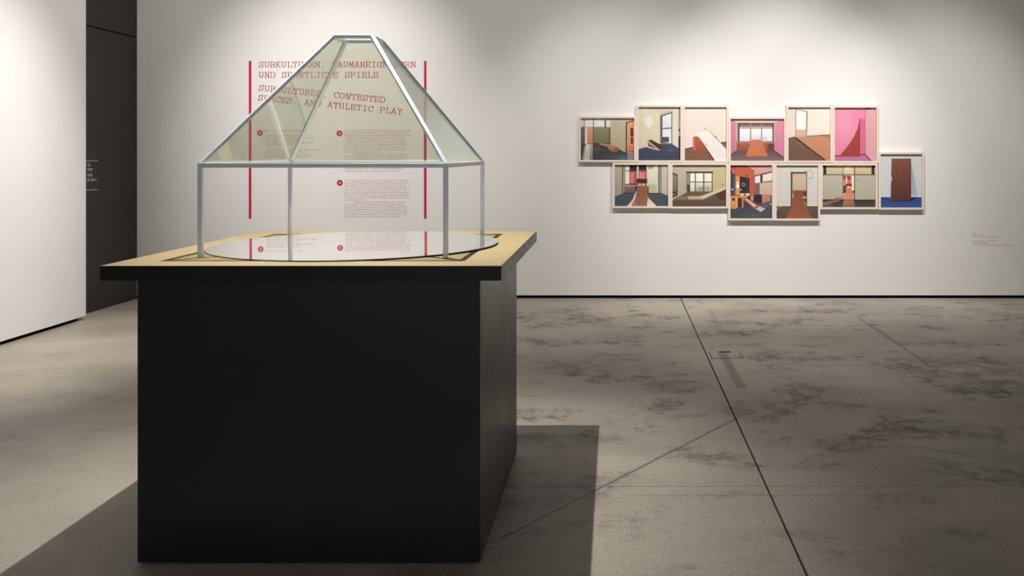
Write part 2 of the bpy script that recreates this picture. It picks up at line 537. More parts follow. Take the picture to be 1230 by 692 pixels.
LETTER_Y = WALL_Y-.0006
S = WALL_Y/F                               # metres per measured unit on the back wall
def title(text, x0, y0, x1, y1, cap, parent):
    """typewriter capitals from baseline start to baseline end"""
    (ax, az), (bx, bz) = wpt(x0, y0), wpt(x1, y1)
    L = math.hypot(bx-ax, bz-az)
    ux, uz = (bx-ax)/L, (bz-az)/L
    pitch = L/(len(text)-.12)
    k = pitch*.88/10
    ch = cap*S/12
    lines = []
    for i, chh in enumerate(text):
        for pl in G.get(chh, []):
            q = []
            for gx, gy in pl:
                a, b = i*pitch+gx*k, gy*ch
                q.append((ax+ux*a-uz*b, az+uz*a+ux*b))
            lines.append(q)
    v_, f_ = strokes(lines, .82*S)
    obj('title_line', [(x, LETTER_Y, z) for x, z in v_], f_, M['vinyl'], parent)['kind'] = 'stuff'

def text_rows(rows, name, parent, mat, xh=.95):
    """rows of small print: word-like runs of tiny marks, too small to read"""
    v_, f_ = [], []
    for x0, x1, y in rows:
        x = x0
        while x < x1-.8:
            for _ in range(random.choice((2,3,3,4,5,6,7,8))):
                if x > x1:
                    break
                up = random.choice((0,0,0,.55,.55)) if _ else .5
                dn = random.choice((0,0,0,0,0,.45))
                wd = random.choice((.30,.38,.46))
                n = len(v_)
                for a, b in ((x, y+dn), (x+wd, y+dn), (x+wd, y-xh-up), (x, y-xh-up)):
                    X_, Z_ = wpt(a, b)
                    v_.append((X_, LETTER_Y, Z_))
                f_.append((n, n+1, n+2, n+3))
                x += .92
            x += .75
    o = obj(name, v_, f_, mat, parent)
    o['kind'] = 'stuff'
    return o

def disc(cx, cy, r, mat, parent, name, yy):
    X_, Z_ = wpt(cx, cy)
    v_ = [(X_+r*S*math.cos(2*math.pi*j/32), yy, Z_+r*S*math.sin(2*math.pi*j/32)) for j in range(32)]
    return obj(name, v_, [tuple(range(32))], mat, parent)

X_, Z_ = wpt(405, 168)
wt = thing('wall_text', 'crimson exhibition text panel between two vertical bars, on the back wall behind the glass pyramid', 'wall text', (X_, WALL_Y, Z_))
for a, b in ((298.8, 302.0), (509.2, 512.4)):
    (xa, za), (xb, zb) = wpt(a, 263), wpt(b, 73.2)
    obj('vertical_bar', boxv(xa, LETTER_Y, za, xb, WALL_Y-.0001, zb), BOXF, M['vinyl'], wt)
title('SUBKULTUREN, RAUMANEIGNUNGEN', 310.9, 80.7, 499.4, 80.7, 6.3, wt)
title('UND SPORTLICHE SPIELE', 310.9, 93.2, 454.4, 93.2, 6.4, wt)
title('SUBCULTURES, CONTESTED', 310.6, 108.6, 462.4, 123.2, 6.4, wt)
title('SPACES, AND ATHLETIC PLAY', 309.6, 120.4, 482.8, 137.7, 6.4, wt)
text_rows([(319,364,157.6)]+[(319,e,y+.6) for e, y in ((359.6,162.9),(377,165.8),(358,168.7),(377,171.4),(356,174.3),(384,180.1),(370,182.8),(373,186),(374,188.8),(341,194.4))],
          'text_block', wt, M['print_red'])
text_rows([(414.6 if i != 10 else 425, e, 157.4+2.87*i) for i, e in enumerate((492.6,490,493,487,492,488,491,487,488.6,454,488.5,491,487,490,486,491,484,478.8))],
          'text_block', wt, M['print_red'])
text_rows([(414.4 if i != 9 else 426, e, 217.6+2.885*i) for i, e in enumerate((489.5,491.5,488,491.8,489,492.6,490.6,492,436,489.6,486,491,488,491,489,482.6))],
          'text_block', wt, M['print_red'])
for cx, cy in ((312.4, 159.8), (407.9, 160.2), (408.2, 219.7)):
    b_ = disc(cx, cy, 3.65, M['vinyl'], wt, 'number_badge', LETTER_Y)
    v_, f_ = [], []
    for dx in (-1.15, .1):                       # the two pale figures are too small to read
        n = len(v_)
        for a, b in ((dx, .95), (dx+.95, .95), (dx+.95, -.95), (dx, -.95)):
            X_, Z_ = wpt(cx+a, cy+b)
            v_.append((X_, LETTER_Y-.0004, Z_))
        f_.append((n, n+1, n+2, n+3))
    o = obj('numeral', v_, f_, M['white_vinyl'])
    o.parent = b_

X_, Z_ = wpt(1190, 287)
wl = thing('wall_label', 'small crimson caption lettering on the back wall, right of the framed photographs', 'wall label', (X_, WALL_Y, Z_))
text_rows([(1167.9,1170.9,279.9)], 'caption_line', wl, M['print_red'], .9)
text_rows([(1167.8,1182,282.6),(1167.9,1200,285.0)], 'caption_line', wl, M['print_red'], .9)
text_rows([(1167.9,1196,289.9),(1168,1189,292.5),(1168,1216,295.1)], 'caption_line', wl, M['print_red'], .9)

# white lettering on the dark sliding door, half hidden by the white wall
DX = -4.9594
def dpt(x, y):
    d = F*abs(DX)/(VX-x)
    return d, H+(VY-y)*d/F
sd = thing('door_lettering', 'white lettering between two thin lines on the charcoal sliding door', 'lettering', (DX, 8.38, 1.3))
for y in (193.2, 227.6):
    d1, z1 = dpt(117.6, y)
    obj('rule', boxv(DX, 7.9, z1-.0026, DX+.0004, d1, z1+.0026), BOXF, M['white_vinyl'], sd)
def flat_text(txt, d_end, z, size, parent):
    cu = bpy.data.curves.new('line', 'FONT')
    cu.body = txt
    cu.size = size
    cu.align_x = 'RIGHT'
    o = bpy.data.objects.new('line', cu)
    C.objects.link(o)
    dg = bpy.context.evaluated_depsgraph_get()
    me = bpy.data.meshes.new_from_object(o.evaluated_get(dg))
    bpy.data.objects.remove(o)
    n = bpy.data.objects.new('lettering_line', me)
    C.objects.link(n)
    me.materials.clear()
    me.materials.append(M['white_vinyl'])
    # text runs along +Y (away from the camera) on the face that looks to +X
    me.transform(Matrix(((0,0,1,DX),(1,0,0,d_end),(0,1,0,z),(0,0,0,1))))
    n.parent = parent
    n.matrix_parent_inverse = Matrix.Translation(-parent.location)
    return n
for txt, x, y, sz in (('ut,', 109.3, 199.4, .052), ('ther', 111.6, 205.2, .052), ('only', 111.2, 211.8, .050), ('ck door', 116.2, 217.2, .050)):
    d_, z_ = dpt(x, y)
    flat_text(txt, d_, z_, sz, sd)

# ------------------------------------------------------------------ photographic prints
def lin(c):
    c = np.asarray(c, dtype=float)/255
    return np.where(c <= .04045, c/12.92, ((c+.055)/1.055)**2.4)

class Print:
    """paints one flat colour photograph in its own coordinates (x right, y down)"""
    def __init__(s, x0, y0, x1, y1, bg, bg2=None, W=112):
        s.e = (x0, y0, x1, y1)
        s.W, s.Hn = W, max(8, round(W*(y1-y0)/(x1-x0)))
        k = 3
        xs = x0+(np.arange(s.W*k)+.5)/(s.W*k)*(x1-x0)
        ys = y0+(np.arange(s.Hn*k)+.5)/(s.Hn*k)*(y1-y0)
        s.X, s.Y = np.meshgrid(xs, ys)
        s.I = np.zeros(s.X.shape+(3,))
        s.fill(np.ones(s.X.shape, bool), bg, bg2, 'v', 1)
    def fill(s, m, c, c2=None, d='v', a=1.0):
        if not m.any():
            return
        c = np.array(c, float)
        if c2 is None:
            col = c
        else:
            q = s.Y if d == 'v' else s.X
            lo, hi = q[m].min(), q[m].max()
            tt = ((q[m]-lo)/max(1e-6, hi-lo))[:, None]
            col = c*(1-tt)+np.array(c2, float)*tt
        s.I[m] = s.I[m]*(1-a)+col*a
    def poly(s, pts, c, c2=None, d='v', a=1.0):
        m = np.zeros(s.X.shape, bool)
        n = len(pts)
        for i in range(n):
            (ax, ay), (bx, by) = pts[i], pts[(i+1) % n]
            if ay == by:
                continue
            cr = ((ay > s.Y) != (by > s.Y)) & (s.X < (bx-ax)*(s.Y-ay)/(by-ay)+ax)
            m ^= cr
        s.fill(m, c, c2, d, a)
        return s
    def rect(s, x0, y0, x1, y1, c, c2=None, d='v', a=1.0):
        s.fill((s.X >= x0) & (s.X < x1) & (s.Y >= y0) & (s.Y < y1), c, c2, d, a)
        return s
    def line(s, x0, y0, x1, y1, wd, c, a=1.0):
        L2 = (x1-x0)**2+(y1-y0)**2
        tt = np.clip(((s.X-x0)*(x1-x0)+(s.Y-y0)*(y1-y0))/L2, 0, 1)
        s.fill(np.hypot(s.X-x0-tt*(x1-x0), s.Y-y0-tt*(y1-y0)) < wd/2, c, a=a)
        return s
    def glow(s, cx, cy, rx, ry, c, a=1.0, hard=1.0):
        q = np.hypot((s.X-cx)/rx, (s.Y-cy)/ry)
        k = (np.clip((1-q)*hard, 0, 1)*a)[..., None]
        s.I = s.I*(1-k)+np.array(c, float)*k
        return s
    def ring(s, cx, cy, rx, ry, wd, c, a=1.0):
        q = np.hypot((s.X-cx)/rx, (s.Y-cy)/ry)
        s.fill(abs(q-1) < wd/(rx+ry), c, a=a)
        return s
    def grain(s, amp, sx=3, sy=3):
        h, w_ = s.X.shape
        n = np.random.randn(h//sy+2, w_//sx+2)
        n = np.repeat(np.repeat(n, sy, 0), sx, 1)[:h, :w_]
        s.I = s.I*(1+amp*n[..., None])
        return s
    def grain_in(s, pts, amp, sx, sy):
        keep = s.I.copy()
        s.grain(amp, sx, sy)
        new = s.I
        s.I = keep
        m = np.zeros(s.X.shape, bool)
        n = len(pts)
        for i in range(n):
            (ax, ay), (bx, by) = pts[i], pts[(i+1) % n]
            if ay == by:
                continue
            m ^= ((ay > s.Y) != (by > s.Y)) & (s.X < (bx-ax)*(s.Y-ay)/(by-ay)+ax)
        s.I[m] = new[m]
        return s
    def colours(s):
        k = 3
        im = np.clip(s.I, 0, 255).reshape(s.Hn, k, s.W, k, 3).mean((1, 3))
        # the print holds softer, duller inks than it shows under its lamp
        im = lin(im)
        g_ = im @ np.array([.3, .55, .15])
        return (im*.78+g_[..., None]*.22)*.98

P = {}
# 1 dark hall with a bent board, orange door at the right
p = Print(75, 72, 768, 608, (216,210,190))
p.rect(75,72,470,192,(232,226,214),(214,208,198)); p.rect(75,90,128,186,(222,216,206)); p.rect(140,88,235,182,(238,232,222)); p.rect(252,96,384,188,(240,236,228))
p.poly([(250,72),(768,72),(768,100),(668,128),(458,100)],(206,196,176)); p.rect(404,104,456,192,(236,230,220))
p.rect(75,188,130,430,(112,112,102),(86,90,84)); p.rect(128,188,162,430,(226,214,196)); p.rect(162,186,234,392,(232,158,108),(214,122,74))
p.rect(234,188,450,400,(150,142,108),(116,110,82)); p.poly([(440,200),(456,192),(456,410),(440,400)],(70,72,66))
p.poly([(456,112),(665,112),(665,515),(456,425)],(196,184,146),(172,160,120))
p.poly([(75,430),(130,400),(240,390),(456,405),(660,520),(768,500),(768,608),(75,608)],(70,74,74),(58,60,64))
p.poly([(130,410),(235,400),(230,608),(95,608)],(214,200,184),(150,140,136),'v',.75); p.poly([(150,400),(200,400),(190,608),(120,608)],(240,226,208),(206,194,190),'v',.7); p.glow(150,560,60,90,(196,186,190),.6); p.glow(290,470,60,50,(120,118,112),.5); p.glow(620,580,120,60,(112,112,118),.7); p.glow(480,560,200,50,(86,86,88),.6)
p.line(126,80,126,190,7,(70,68,64)); p.line(240,80,240,400,8,(74,74,66)); p.line(393,104,393,190,16,(44,46,50)); p.line(128,190,128,430,8,(66,66,62)); p.line(75,188,456,190,4,(120,114,98))
p.poly([(655,128),(768,100),(768,125),(672,140),(672,520),(655,520)],(52,54,60)); p.poly([(676,136),(768,112),(768,480),(676,480)],(240,158,80),(222,130,66))
p.poly([(676,470),(768,470),(768,608),(676,608)],(150,132,124),(120,116,118)); p.glow(725,456,60,45,(232,96,40),1,3); p.line(690,488,768,492,6,(40,40,44))
p.rect(712,200,752,300,(120,44,36)); p.rect(716,318,748,400,(126,50,44)); p.line(732,200,732,400,6,(64,26,24)); p.rect(756,180,768,260,(246,214,160))
p.line(75,414,130,400,6,(40,42,42)); p.line(240,396,456,398,10,(48,52,52)); p.line(456,425,660,520,14,(42,44,42))
p.poly([(300,400),(340,392),(440,404),(560,440),(572,462),(540,502),(500,508),(440,478),(428,440),(360,420)],(196,132,76),(150,92,52)); p.poly([(436,450),(490,470),(560,440),(545,498),(500,508),(440,480)],(146,86,50)); p.line(436,448,486,470,6,(214,160,104)); p.line(310,418,430,446,8,(36,36,34))
P[1] = p.grain(.05)
# 2 cream room, blue carpet, small ramp, window
p = Print(62, 80, 500, 628, (214,203,172),(206,194,160))
p.poly([(62,80),(500,80),(420,108),(285,152),(100,82)],(206,198,182)); p.poly([(62,80),(130,80),(285,152),(285,455),(62,510)],(222,211,176),(208,196,160))
p.poly([(285,152),(420,108),(420,470),(285,455)],(192,180,150)); p.poly([(292,170),(412,132),(412,462),(296,452)],(104,94,90)); p.poly([(312,178),(402,148),(402,290),(312,296)],(226,228,232),(206,214,224)); p.poly([(312,308),(402,304),(402,452),(312,440)],(220,222,226))
p.rect(306,386,380,440,(70,76,92)); p.poly([(290,170),(312,170),(312,450),(292,450)],(92,84,82))
p.poly([(416,104),(475,86),(475,500),(416,470)],(214,206,188)); p.poly([(475,86),(500,80),(500,628),(475,500)],(150,132,116)); p.rect(484,206,500,300,(196,176,156)); p.rect(484,110,500,190,(176,160,144)); p.rect(472,310,500,322,(60,54,54)); p.rect(478,380,500,628,(44,44,60)); p.rect(482,330,500,380,(186,170,156))
p.poly([(62,510),(150,488),(290,456),(420,462),(475,500),(490,628),(62,628)],(66,72,98),(58,64,92))
p.glow(170,228,48,66,(224,222,212),1,5)
p.poly([(150,430),(195,415),(310,470),(330,490),(286,522),(165,492)],(96,52,40)); p.poly([(152,432),(170,428),(286,522),(160,492)],(216,180,146)); p.poly([(166,440),(250,506),(190,490),(168,484)],(88,44,36)); p.poly([(175,418),(200,414),(318,480),(292,516)],(82,48,44)); p.line(186,450,186,490,5,(214,180,150)); p.line(210,470,206,494,5,(214,180,150)); p.line(160,492,284,520,7,(222,186,152)); p.glow(400,520,50,14,(110,112,128),.7)
P[2] = p.grain(.03)
# 3 pale pink room, white board leaning over an orange box
p = Print(538, 85, 975, 628, (230,214,206),(224,206,198))
p.poly([(538,508),(630,490),(760,470),(975,436),(975,628),(538,628)],(138,92,70),(126,80,60)); p.line(538,512,640,490,10,(70,50,44)); p.line(920,446,975,438,10,(64,46,42))
p.poly([(628,388),(668,380),(690,398),(765,500),(765,518),(660,526),(628,508)],(190,84,46),(164,66,36)); p.poly([(628,388),(644,400),(656,528),(628,510)],(206,98,56)); p.line(632,390,690,398,6,(150,60,34))
p.poly([(664,346),(682,352),(860,628),(838,628)],(92,60,50)); p.poly([(664,346),(800,330),(975,510),(975,628),(862,628)],(236,226,220),(228,214,208)); p.line(800,330,975,512,6,(150,120,110)); p.line(664,344,862,628,4,(250,244,240))
p.rect(748,298,760,312,(150,120,104)); p.line(752,452,772,474,6,(120,96,86)); p.glow(862,390,9,9,(70,50,46),1,3)
P[3] = p.grain(.02)
# 4 pink room, band of windows, orange wedge table
p = Print(68, 205, 628, 632, (214,166,158))
p.poly([(68,205),(628,205),(520,252),(140,246)],(232,196,178)); p.poly([(68,205),(140,246),(140,530),(68,575)],(222,122,160),(206,104,146)); p.poly([(628,205),(520,250),(520,530),(628,600)],(230,132,166),(208,108,148))
p.rect(126,238,150,530,(206,166,140)); p.rect(514,240,532,530,(214,170,146))
p.rect(150,250,520,440,(72,58,60)); p.rect(166,262,506,310,(132,106,106)); p.rect(166,288,506,304,(196,176,172)); p.rect(166,308,274,434,(242,242,246),(214,216,226)); p.rect(286,308,388,434,(244,244,248),(206,210,220)); p.rect(400,308,506,434,(244,244,248),(214,216,226))
p.glow(400,405,70,22,(180,186,204),.8); p.line(280,262,280,436,9,(206,140,126)); p.line(394,262,394,436,9,(206,140,126)); p.line(166,306,506,306,6,(190,120,112))
p.rect(132,436,526,462,(178,106,76)); p.rect(134,456,526,530,(182,86,42),(150,66,34)); p.rect(460,456,526,530,(110,60,44)); p.rect(134,456,176,530,(150,78,48))
p.poly([(134,528),(526,528),(628,600),(628,632),(68,632),(68,575)],(104,78,76),(124,100,104)); p.line(68,575,134,528,8,(60,40,40)); p.line(526,528,628,600,8,(60,40,40))
p.poly([(290,418),(386,418),(462,584),(228,584)],(206,116,64),(212,104,44)); p.poly([(268,470),(250,520),(236,560),(262,470)],(90,44,28))
P[4] = p.grain(.03)
# 5 cream room, door opening, long orange board on the floor
p = Print(667, 88, 1105, 632, (238,226,212),(230,214,196))
p.rect(667,88,750,400,(228,212,194)); p.poly([(667,402),(745,386),(1105,362),(1105,632),(667,632)],(126,92,72),(112,78,60))
p.poly([(750,386),(1105,365),(1105,632),(1060,632)],(206,136,92),(196,118,74)); p.line(746,396,1064,632,12,(44,30,28)); p.line(750,386,1105,364,4,(150,100,74)); p.poly([(990,374),(1105,368),(1105,400),(1000,384)],(170,116,82)); p.line(667,404,745,390,8,(90,66,56)); p.line(862,384,1105,366,5,(120,84,66))
p.poly([(745,106),(876,130),(866,386),(745,394)],(176,154,140)); p.poly([(756,116),(858,140),(850,384),(754,386)],(244,238,230)); p.poly([(754,314),(852,320),(850,386),(752,388)],(214,172,140)); p.line(754,316,852,322,5,(196,150,120)); p.line(748,106,748,394,4,(150,128,114)); p.line(870,130,862,386,4,(150,128,114))
p.glow(775,458,18,8,(196,130,80),.9); p.glow(1080,570,14,8,(226,176,140),.8)
P[5] = p.grain(.025)
# 6 magenta room, red curved wedge against the wall
p = Print(540, 90, 980, 635, (238,128,166),(236,114,158))
p.glow(640,260,160,220,(242,156,184),.6); p.poly([(868,90),(980,90),(980,635),(925,635),(868,560)],(228,160,168),(222,148,156)); p.poly([(876,84),(980,84),(890,110),(872,112)],(60,40,44))
p.poly([(808,210),(868,200),(868,566),(808,570)],(224,84,140)); p.poly([(540,580),(868,566),(925,635),(540,635)],(190,104,160),(184,96,150)); p.line(540,580,868,566,9,(70,34,46)); p.line(868,564,930,635,9,(60,36,44)); p.line(866,100,868,566,4,(190,70,120))
cur = [(806,204),(800,250),(784,310),(752,378),(710,446),(660,512),(592,586)]
p.poly([(812,204)]+cur+[(812,586)],(176,58,44),(164,50,38)); p.line(806,206,806,586,5,(130,36,32))
P[6] = p.grain(.02)
# 7 room with red curtains and a long plank path
p = Print(35, 65, 758, 610, (196,186,168))
p.poly([(35,65),(138,65),(138,440),(35,480)],(184,176,160),(160,154,140)); p.poly([(664,65),(758,65),(758,470),(664,436)],(196,190,172),(184,178,164)); p.rect(138,65,168,445,(140,104,88)); p.line(142,65,142,445,8,(74,60,56)); p.line(160,80,160,440,8,(206,160,140))
p.rect(176,82,340,322,(60,50,54)); p.rect(184,92,238,320,(232,228,212)); p.rect(180,146,236,156,(90,80,78)); p.rect(238,78,332,150,(44,40,48)); p.rect(236,160,332,316,(212,72,88),(196,64,76)); p.rect(252,180,264,310,(228,150,148)); p.rect(280,165,290,310,(232,160,156)); p.rect(300,180,308,310,(186,52,66)); p.rect(238,130,332,142,(120,40,52))
p.rect(336,82,358,250,(220,210,204)); p.rect(360,78,466,156,(44,40,50)); p.rect(356,160,470,256,(216,78,96)); p.rect(380,170,392,250,(238,176,178)); p.rect(410,180,432,250,(230,150,156)); p.rect(360,130,466,142,(150,44,58))
p.rect(470,70,620,430,(232,226,200),(206,196,160)); p.rect(480,80,556,128,(190,168,122)); p.rect(492,326,600,430,(190,180,142)); p.rect(616,80,634,436,(200,190,170)); p.line(628,88,628,440,10,(44,46,48)); p.rect(634,70,664,440,(170,164,148),(120,116,106),'h')
p.rect(170,326,336,352,(206,126,100)); p.rect(168,350,330,436,(136,110,98),(104,88,82)); p.line(176,324,336,326,9,(48,40,44))
p.poly([(35,482),(138,446),(336,436),(664,436),(758,474),(758,610),(35,610)],(78,86,92),(64,78,92)); p.glow(120,560,120,60,(58,82,108),.8); p.glow(640,560,120,70,(84,86,90),.8); p.rect(310,350,336,440,(40,42,48)); p.rect(476,350,494,440,(48,52,56)); p.line(160,440,330,436,10,(48,44,46)); p.line(480,440,664,440,10,(46,46,46))
p.poly([(282,520),(336,380),(470,380),(486,500),(598,610),(208,610)],(224,206,186)); p.poly([(332,372),(340,300),(466,300),(482,500),(470,610),(262,610),(318,500)],(150,90,58),(156,98,70)); p.glow(300,570,50,60,(196,118,94),.7); p.line(330,410,476,410,4,(110,60,40)); p.line(326,450,478,450,3,(120,66,44)); p.line(310,520,480,520,3,(126,72,50)); p.line(210,610,286,520,7,(236,222,204)); p.line(598,610,486,500,7,(226,212,196))
p.poly([(334,250),(476,256),(470,318),(334,304)],(66,46,46)); p.rect(352,314,446,346,(214,130,96)); p.rect(424,316,440,344,(244,226,206)); p.rect(360,322,378,344,(236,190,160)); p.line(340,350,460,350,5,(90,50,40))
P[7] = p.grain(.04)
# 8 beige room, gridded window, low ramp
p = Print(640, 75, 1165, 475, (204,192,160),(190,176,140))
p.poly([(640,75),(1165,75),(1050,110),(770,140)],(196,180,150)); p.poly([(640,75),(700,75),(785,140),(785,330),(700,370),(640,390)],(192,182,156),(176,166,138)); p.poly([(1036,110),(1165,75),(1165,300),(1036,330)],(204,186,142),(196,176,128))
p.poly([(640,148),(696,172),(696,370),(640,395)],(60,60,60)); p.poly([(640,165),(688,184),(688,360),(640,380)],(150,140,120),(108,98,84)); p.rect(640,330,690,350,(80,60,50))
p.rect(780,144,1034,336,(74,70,62)); p.rect(816,160,862,238,(240,236,220)); p.rect(872,160,942,238,(242,238,224)); p.rect(952,160,1024,238,(238,232,214)); p.rect(816,246,862,330,(232,228,208),(206,200,176)); p.rect(872,246,942,330,(230,226,206),(176,172,146)); p.rect(952,246,1024,330,(228,222,200),(180,174,146)); p.glow(920,306,50,26,(110,112,92),.7); p.glow(985,300,24,30,(120,118,96),.6); p.rect(786,160,812,330,(150,142,124)); p.rect(788,266,812,330,(66,66,64)); p.line(780,148,1034,148,10,(60,56,50))
p.poly([(640,415),(700,380),(785,336),(1036,330),(1165,300),(1165,475),(640,475)],(118,94,74),(92,72,56)); p.line(700,372,785,334,5,(210,200,176))
p.poly([(720,375),(920,372),(932,408),(660,410)],(150,106,72)); p.poly([(790,376),(920,374),(930,404),(800,402)],(206,166,120)); p.poly([(912,376),(1160,290),(1165,306),(935,408)],(222,204,168),(206,184,144)); p.poly([(935,410),(1165,308),(1165,415),(1080,396),(1060,350)],(74,50,42)); p.poly([(1060,356),(1165,312),(1165,420),(1090,400)],(96,52,40)); p.glow(1130,268,10,10,(110,92,66),.9,2)
P[8] = p.grain(.035)
# 9 orange kitchen wall with dark doors and a slide
p = Print(25, 42, 500, 640, (196,150,140))
p.poly([(185,42),(500,42),(500,120),(305,160),(300,104)],(226,158,152),(218,150,146)); p.poly([(302,160),(500,112),(500,235),(302,262)],(120,84,84)); p.poly([(308,176),(366,158),(366,240),(308,248)],(232,226,226)); p.poly([(392,156),(500,130),(500,216),(392,234)],(236,214,214)); p.rect(370,152,390,240,(56,46,52))
p.poly([(302,250),(360,246),(360,372),(302,372)],(124,100,92)); p.poly([(360,246),(500,232),(500,470),(360,400)],(208,180,152),(190,160,136))
p.poly([(25,42),(190,42),(302,104),(302,400),(25,400)],(206,86,38),(196,84,36)); p.poly([(250,180),(302,140),(302,390),(250,380)],(198,76,48)); p.poly([(25,42),(100,42),(100,100),(25,100)],(190,78,40))
p.poly([(25,140),(90,150),(90,380),(25,385)],(40,44,60)); p.poly([(25,152),(76,162),(76,376),(25,378)],(64,72,92)); p.line(80,160,80,376,6,(150,158,170)); p.glow(56,316,12,9,(236,232,226),1,3)
p.poly([(92,160),(136,175),(136,372),(92,376)],(232,138,44)); p.rect(98,262,132,302,(244,232,214)); p.rect(104,228,124,262,(246,226,196))
p.poly([(138,172),(246,192),(246,372),(138,366)],(34,34,44)); p.poly([(148,190),(216,200),(216,362),(148,360)],(44,48,66)); p.line(222,200,222,362,5,(110,116,128)); p.ring(178,262,16,16,7,(196,148,132)); p.glow(150,320,10,9,(220,210,200),1,3)
p.glow(46,120,24,16,(40,30,30),1,3); p.glow(58,116,8,8,(230,220,210),1,3); p.glow(210,162,22,12,(60,36,34),1,3); p.glow(206,160,7,7,(230,200,190),1,3)
p.poly([(25,400),(280,380),(500,460),(500,640),(25,640)],(84,82,90),(70,72,84)); p.glow(300,600,180,40,(92,94,104),.7); p.glow(420,500,90,30,(110,108,114),.6)
p.rect(25,392,280,412,(216,146,66)); p.rect(25,412,100,530,(222,160,64),(206,142,52)); p.rect(50,414,84,442,(70,36,32)); p.rect(100,404,112,520,(232,180,100)); p.rect(112,410,166,512,(92,36,26)); p.rect(142,360,246,388,(236,200,146)); p.rect(164,410,176,518,(224,160,96)); p.rect(266,384,284,440,(226,170,110)); p.poly([(176,440),(240,440),(260,516),(180,516)],(60,66,84)); p.rect(184,366,204,382,(60,40,40)); p.rect(216,390,262,430,(110,50,40))
p.poly([(302,372),(386,372),(386,474),(302,456)],(50,44,50)); p.poly([(386,374),(456,366),(462,448),(386,476)],(206,122,112),(190,104,96)); p.poly([(462,380),(500,380),(500,470),(470,450)],(130,104,92)); p.glow(480,476,16,10,(206,200,200),1,2)
p.poly([(170,408),(206,410),(366,504),(320,540),(300,532),(176,430)],(186,84,56),(176,74,60)); p.poly([(196,418),(216,418),(322,500),(300,512)],(230,200,196)); p.poly([(316,530),(360,502),(426,530),(372,566)],(196,186,192))
P[9] = p.grain(.04)
# 10 grey-white wall with a doorway and a brown ramp running through it
p = Print(538, 82, 978, 630, (212,206,198),(204,198,192))
p.poly([(538,500),(978,500),(978,630),(538,630)],(104,86,74),(92,72,60)); p.rect(538,492,978,500,(232,228,222)); p.rect(538,500,978,506,(60,50,46))
p.rect(694,156,864,520,(66,54,52)); p.rect(710,172,856,500,(206,180,150),(196,160,126)); p.rect(708,340,858,430,(176,100,62)); p.rect(708,352,726,400,(206,110,60)); p.rect(708,380,722,420,(226,206,190)); p.poly([(814,350),(858,350),(858,480),(830,440)],(110,58,40)); p.rect(812,402,856,424,(190,160,140)); p.poly([(694,172),(712,172),(712,560),(694,520)],(84,64,58))
p.poly([(728,342),(806,342),(824,430),(866,520),(920,630),(640,630),(700,520),(716,430)],(150,78,50),(158,80,52)); p.poly([(728,342),(806,342),(816,400),(722,400)],(140,70,46)); p.line(716,430,826,430,4,(110,54,38)); p.grain_in([(716,430),(826,430),(920,630),(640,630)],.05,2,9)
p.ring(886,180,38,42,6,(156,150,152)); p.rect(826,152,862,170,(96,84,90)); p.line(540,500,600,506,10,(150,120,100)); p.line(540,540,560,530,10,(206,190,176)); p.line(545,575,570,555,6,(80,50,44))
P[10] = p.grain(.02)
# 11 partition walls, red room seen through the gap
p = Print(68, 175, 622, 595, (190,180,156))
p.rect(68,175,622,272,(206,182,132),(196,170,124)); p.rect(68,175,86,272,(232,226,206)); p.rect(86,175,118,272,(52,48,46)); p.rect(122,180,286,268,(222,198,142),(206,182,130)); p.rect(292,175,404,275,(220,200,158)); p.glow(335,205,40,40,(240,228,196),.8); p.rect(414,180,580,268,(222,196,140),(204,178,126)); p.rect(580,175,612,272,(50,46,46)); p.rect(612,175,622,272,(226,220,206))
p.rect(68,276,286,515,(188,182,160),(176,170,148)); p.rect(410,276,622,520,(186,180,160),(178,172,150)); p.rect(68,268,622,277,(96,86,74))
p.rect(292,276,404,520,(222,160,120)); p.rect(292,280,320,320,(196,44,50)); p.rect(330,284,372,318,(170,36,44)); p.rect(300,318,372,380,(224,96,100)); p.rect(318,300,330,360,(248,232,222)); p.rect(376,280,402,430,(244,226,196)); p.rect(294,380,318,446,(90,34,30)); p.rect(322,360,380,398,(150,44,36)); p.rect(332,388,366,404,(248,222,186)); p.poly([(330,400),(372,400),(400,520),(296,520)],(214,122,58),(222,136,76)); p.rect(384,430,404,450,(60,40,36)); p.rect(292,440,312,452,(50,36,36))
p.line(288,175,288,520,6,(70,60,54)); p.line(407,175,407,525,8,(62,58,54))
p.poly([(68,515),(622,520),(622,595),(68,595)],(66,60,54),(78,72,64)); p.rect(68,514,286,524,(56,48,44)); p.rect(410,518,622,530,(40,38,36)); p.poly([(294,524),(400,524),(410,595),(284,595)],(176,116,88),(130,96,78)); p.poly([(68,545),(250,516),(262,524),(90,578),(68,580)],(150,104,78)); p.poly([(210,494),(274,494),(274,516),(210,514)],(196,98,66)); p.glow(150,578,60,10,(150,140,130),.6); p.glow(440,322,10,8,(120,112,100),.9,2)
P[11] = p.grain(.03)
# 12 brown door leaning on a pale wall above a blue carpet
p = Print(62, 52, 490, 603, (206,208,206),(200,206,210))
p.rect(62,52,490,60,(232,230,224)); p.poly([(376,130),(388,170),(450,490),(376,490)],(160,164,176),(176,180,192)); p.rect(62,484,490,494,(224,226,232)); p.rect(62,492,490,603,(34,72,142),(40,84,160)); p.poly([(376,498),(450,492),(390,530),(370,532)],(22,40,86))
p.poly([(182,104),(378,104),(380,532),(172,534)],(140,78,56),(94,52,44)); p.grain_in([(182,104),(378,104),(380,532),(172,534)],.07,2,40); p.poly([(372,104),(380,104),(382,532),(374,532)],(66,36,34)); p.line(184,106,176,530,4,(150,84,62)); p.rect(176,284,188,326,(206,186,176)); p.line(186,298,206,298,7,(70,50,48)); p.line(182,104,378,104,5,(96,40,32)); p.line(172,532,380,532,5,(52,24,24))
P[12] = p.grain(.015)

